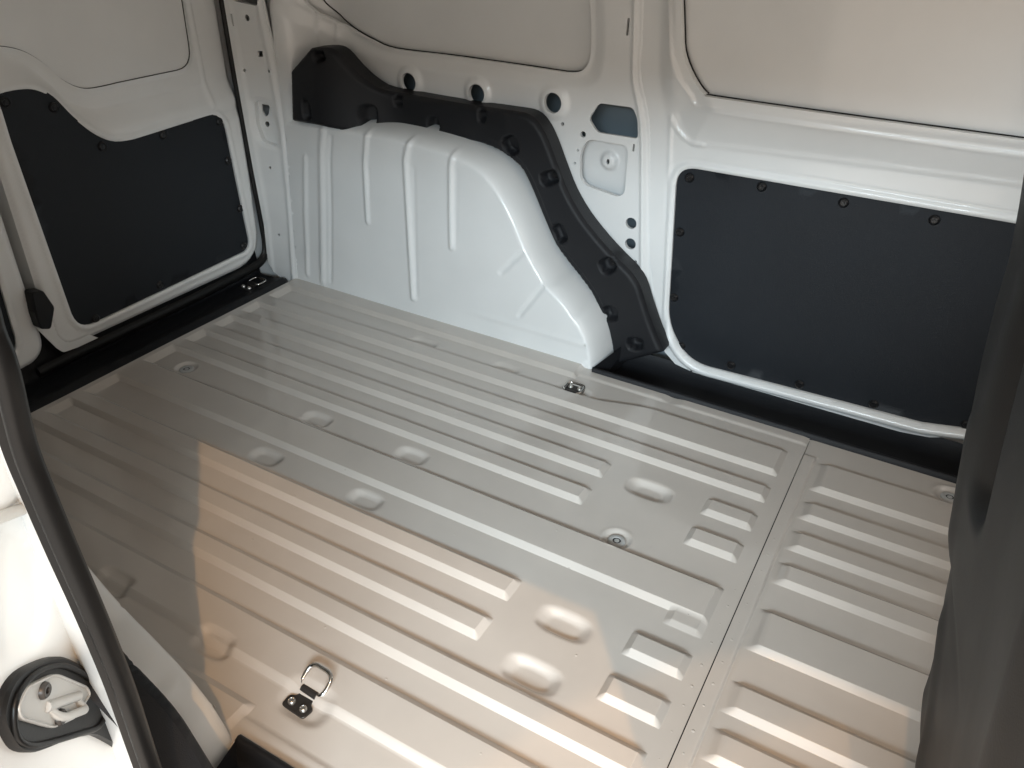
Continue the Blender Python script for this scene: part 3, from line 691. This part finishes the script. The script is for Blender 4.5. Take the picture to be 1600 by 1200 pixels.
lp = tube('raised_lip', [tuple(o0 + ex * a + ey * c + en * .011) for a, c in lip], .0032, RUBBER, n=8, closed=True, up=(1, 0, 0)); lp.parent = gas
st = empty('door_striker', tuple(o0 + ex * J2([(62, 1095)])[0][0] + ey * J2([(62, 1095)])[0][1] + en * .011)); tag(st, 'metal door striker plate with a wire loop on the jamb', 'striker')
pp = fillet(J2([(1, 1108), (18, 1073), (62, 1053), (72, 1054), (118, 1073), (124, 1084), (98, 1122), (62, 1138), (52, 1136), (8, 1124)]), .006, 4)
adopt(prism('striker_plate', pp, .009, .0135, fr, SILVER, bev=.0012), st)
ppc = np.mean(pp, 0)
rim = [tuple(o0 + ex * q[0] + ey * q[1] + en * .0138) for q in resample([tuple(ppc + (np.array(p) - ppc) * .95) for p in pp], .004)]
adopt(tube('plate_rim', rim, .0016, SILVER, n=6, closed=True, up=(1, 0, 0)), st)
lpx = J2([(56, 1103), (98, 1089)])
b0 = [o0 + ex * q[0] + ey * q[1] for q in lpx]; 
dirv = en * .016 + np.array([0, .002, -.020])
loop = [b0[0] + en * .010, b0[0] + dirv * .9, b0[0] * .9 + b0[1] * .1 + dirv * 1.15, b0[1] * .9 + b0[0] * .1 + dirv * 1.15, b0[1] + dirv * .9, b0[1] + en * .010]
adopt(tube('wire_loop', fillet([tuple(q) for q in loop], .006, 4, closed=False), .0045, SILVER, n=10, up=(.3, .2, 1)), st)
adopt(tube('loop_weld', [tuple(b0[0] - (b0[1] - b0[0]) * .12 + en * .0135), tuple(b0[1] + (b0[1] - b0[0]) * .12 + en * .0135)], .0055, SILVER, n=10), st)
for u, v in ((46, 1079), (72, 1121)):
    q = J2([(u, v)])[0]; bo = link('bolt', lathe_mesh('bolt', [(0, .001), (.0028, .001), (.0034, .0045), (.0065, .005), (.0085, .003), (.009, 0)], 16), DARKST)
    place(bo, tuple(o0 + ex * q[0] + ey * q[1] + en * .0135), tuple(en)); bpy.context.view_layer.update(); adopt(bo, st)

# ================================================================== ROOF, FRONT
sh = boxm('body_shell', (-.24, .925, -.36), (2.62, .935, 1.262), WHITE); struct(sh, 'outer white body skin around the cargo space', 'body')
boxm('front_light_blocker', (2.55, -.74, -.34), (2.61, .915, .80), PLASTIC, sh); boxm('rear_skin', (-.24, -.93, -.36), (-.23, .924, 1.262), WHITE, sh); boxm('underbody', (-.23, -.91, -.36), (2.62, .924, -.35), PLASTIC, sh)  # first box: unseen dark panel added to block light from the front
rf = boxm('ceiling', (-.24, -.86, 1.264), (2.62, .935, 1.285), WHITE); struct(rf, 'white roof of the cargo space', 'ceiling')
# ================================================================== SEAT BACK
sil = [(1606, 230), (1592, 320), (1577, 400), (1556, 470), (1534, 560), (1518, 640), (1505, 720), (1494, 790), (1489, 835), (1497, 849), (1488, 872), (1478, 920), (1467, 990), (1455, 1040), (1443, 1075), (1446, 1092), (1458, 1102), (1452, 1150), (1447, 1200), (1440, 1290)]
sp = [on(u, v, 1, -.10) for u, v in sil]
zs = np.array([p[2] for p in sp])[::-1]; xsil = np.array([p[0] for p in sp])[::-1]
o_ = np.argsort(zs); zs, xsil = zs[o_], xsil[o_]
zz = np.linspace(zs[0], zs[-1], 160); xe = np.interp(zz, zs, xsil)
ker = np.array([1, 2, 1]) / 4; xe[1:-1] = np.convolve(xe, ker, 'valid')
base = 1.835 - .135 * zz
A = []
ss = np.linspace(0, 1, 110)
for i, z in enumerate(zz):
    row = []
    for s in ss:
        if s < .16:                                                             # rounded inboard flank
            a = s / .16 * math.pi / 2; y = -.06 - .05 * math.sin(a); x = xe[i] + .075 * (1 - math.sin(a)) + .0
        else:
            t = (s - .16) / .84; y = -.11 - .50 * t; k = sstep(t / .6)
            x = xe[i] * (1 - k) + (base[i] + .030) * k
            f1 = math.exp(-((y + .155 + .10 * (z - .45)) / .018) ** 2) * sstep((z - .36) / .06) * sstep((.62 - z) / .05)
            f2 = math.exp(-((y + .20 - .35 * (z - .22)) / .022) ** 2) * sstep((z - .02) / .06) * sstep((.34 - z) / .05)
            f3 = math.exp(-((y + .24) / .030) ** 2) * sstep((z - .50) / .04)
            x += -.006 * f2 - .006 * f1 + .022 * f3
            x += .020 * sstep((t - .9) / .1)
        row.append((x, y, z))
    A.append(row)
seat = gridmesh('front_seat', np.array(A), SEATM)
tag(seat, 'dark vinyl back of the front seat beside the doorway', 'seat')
fk = prism('cushion_core', [(-.60, -.08), (-.075, -.08), (-.075, .85), (-.60, .85)], 0, .10, ((1.80, 0, 0), (0, 1, 0), (-.135, 0, 1), (1, 0, 0)), SEATM, seat)
fk.location = (.105, 0, 0)
bt = link('reclining_bolt', lathe_mesh('bolt', [(0, .004), (.008, .004), (.012, .002), (.013, 0)], 16), DARKST, seat)
p = on(1462, 1178, 1, -.135); place(bt, tuple(p), (-.8, -.5, .1))
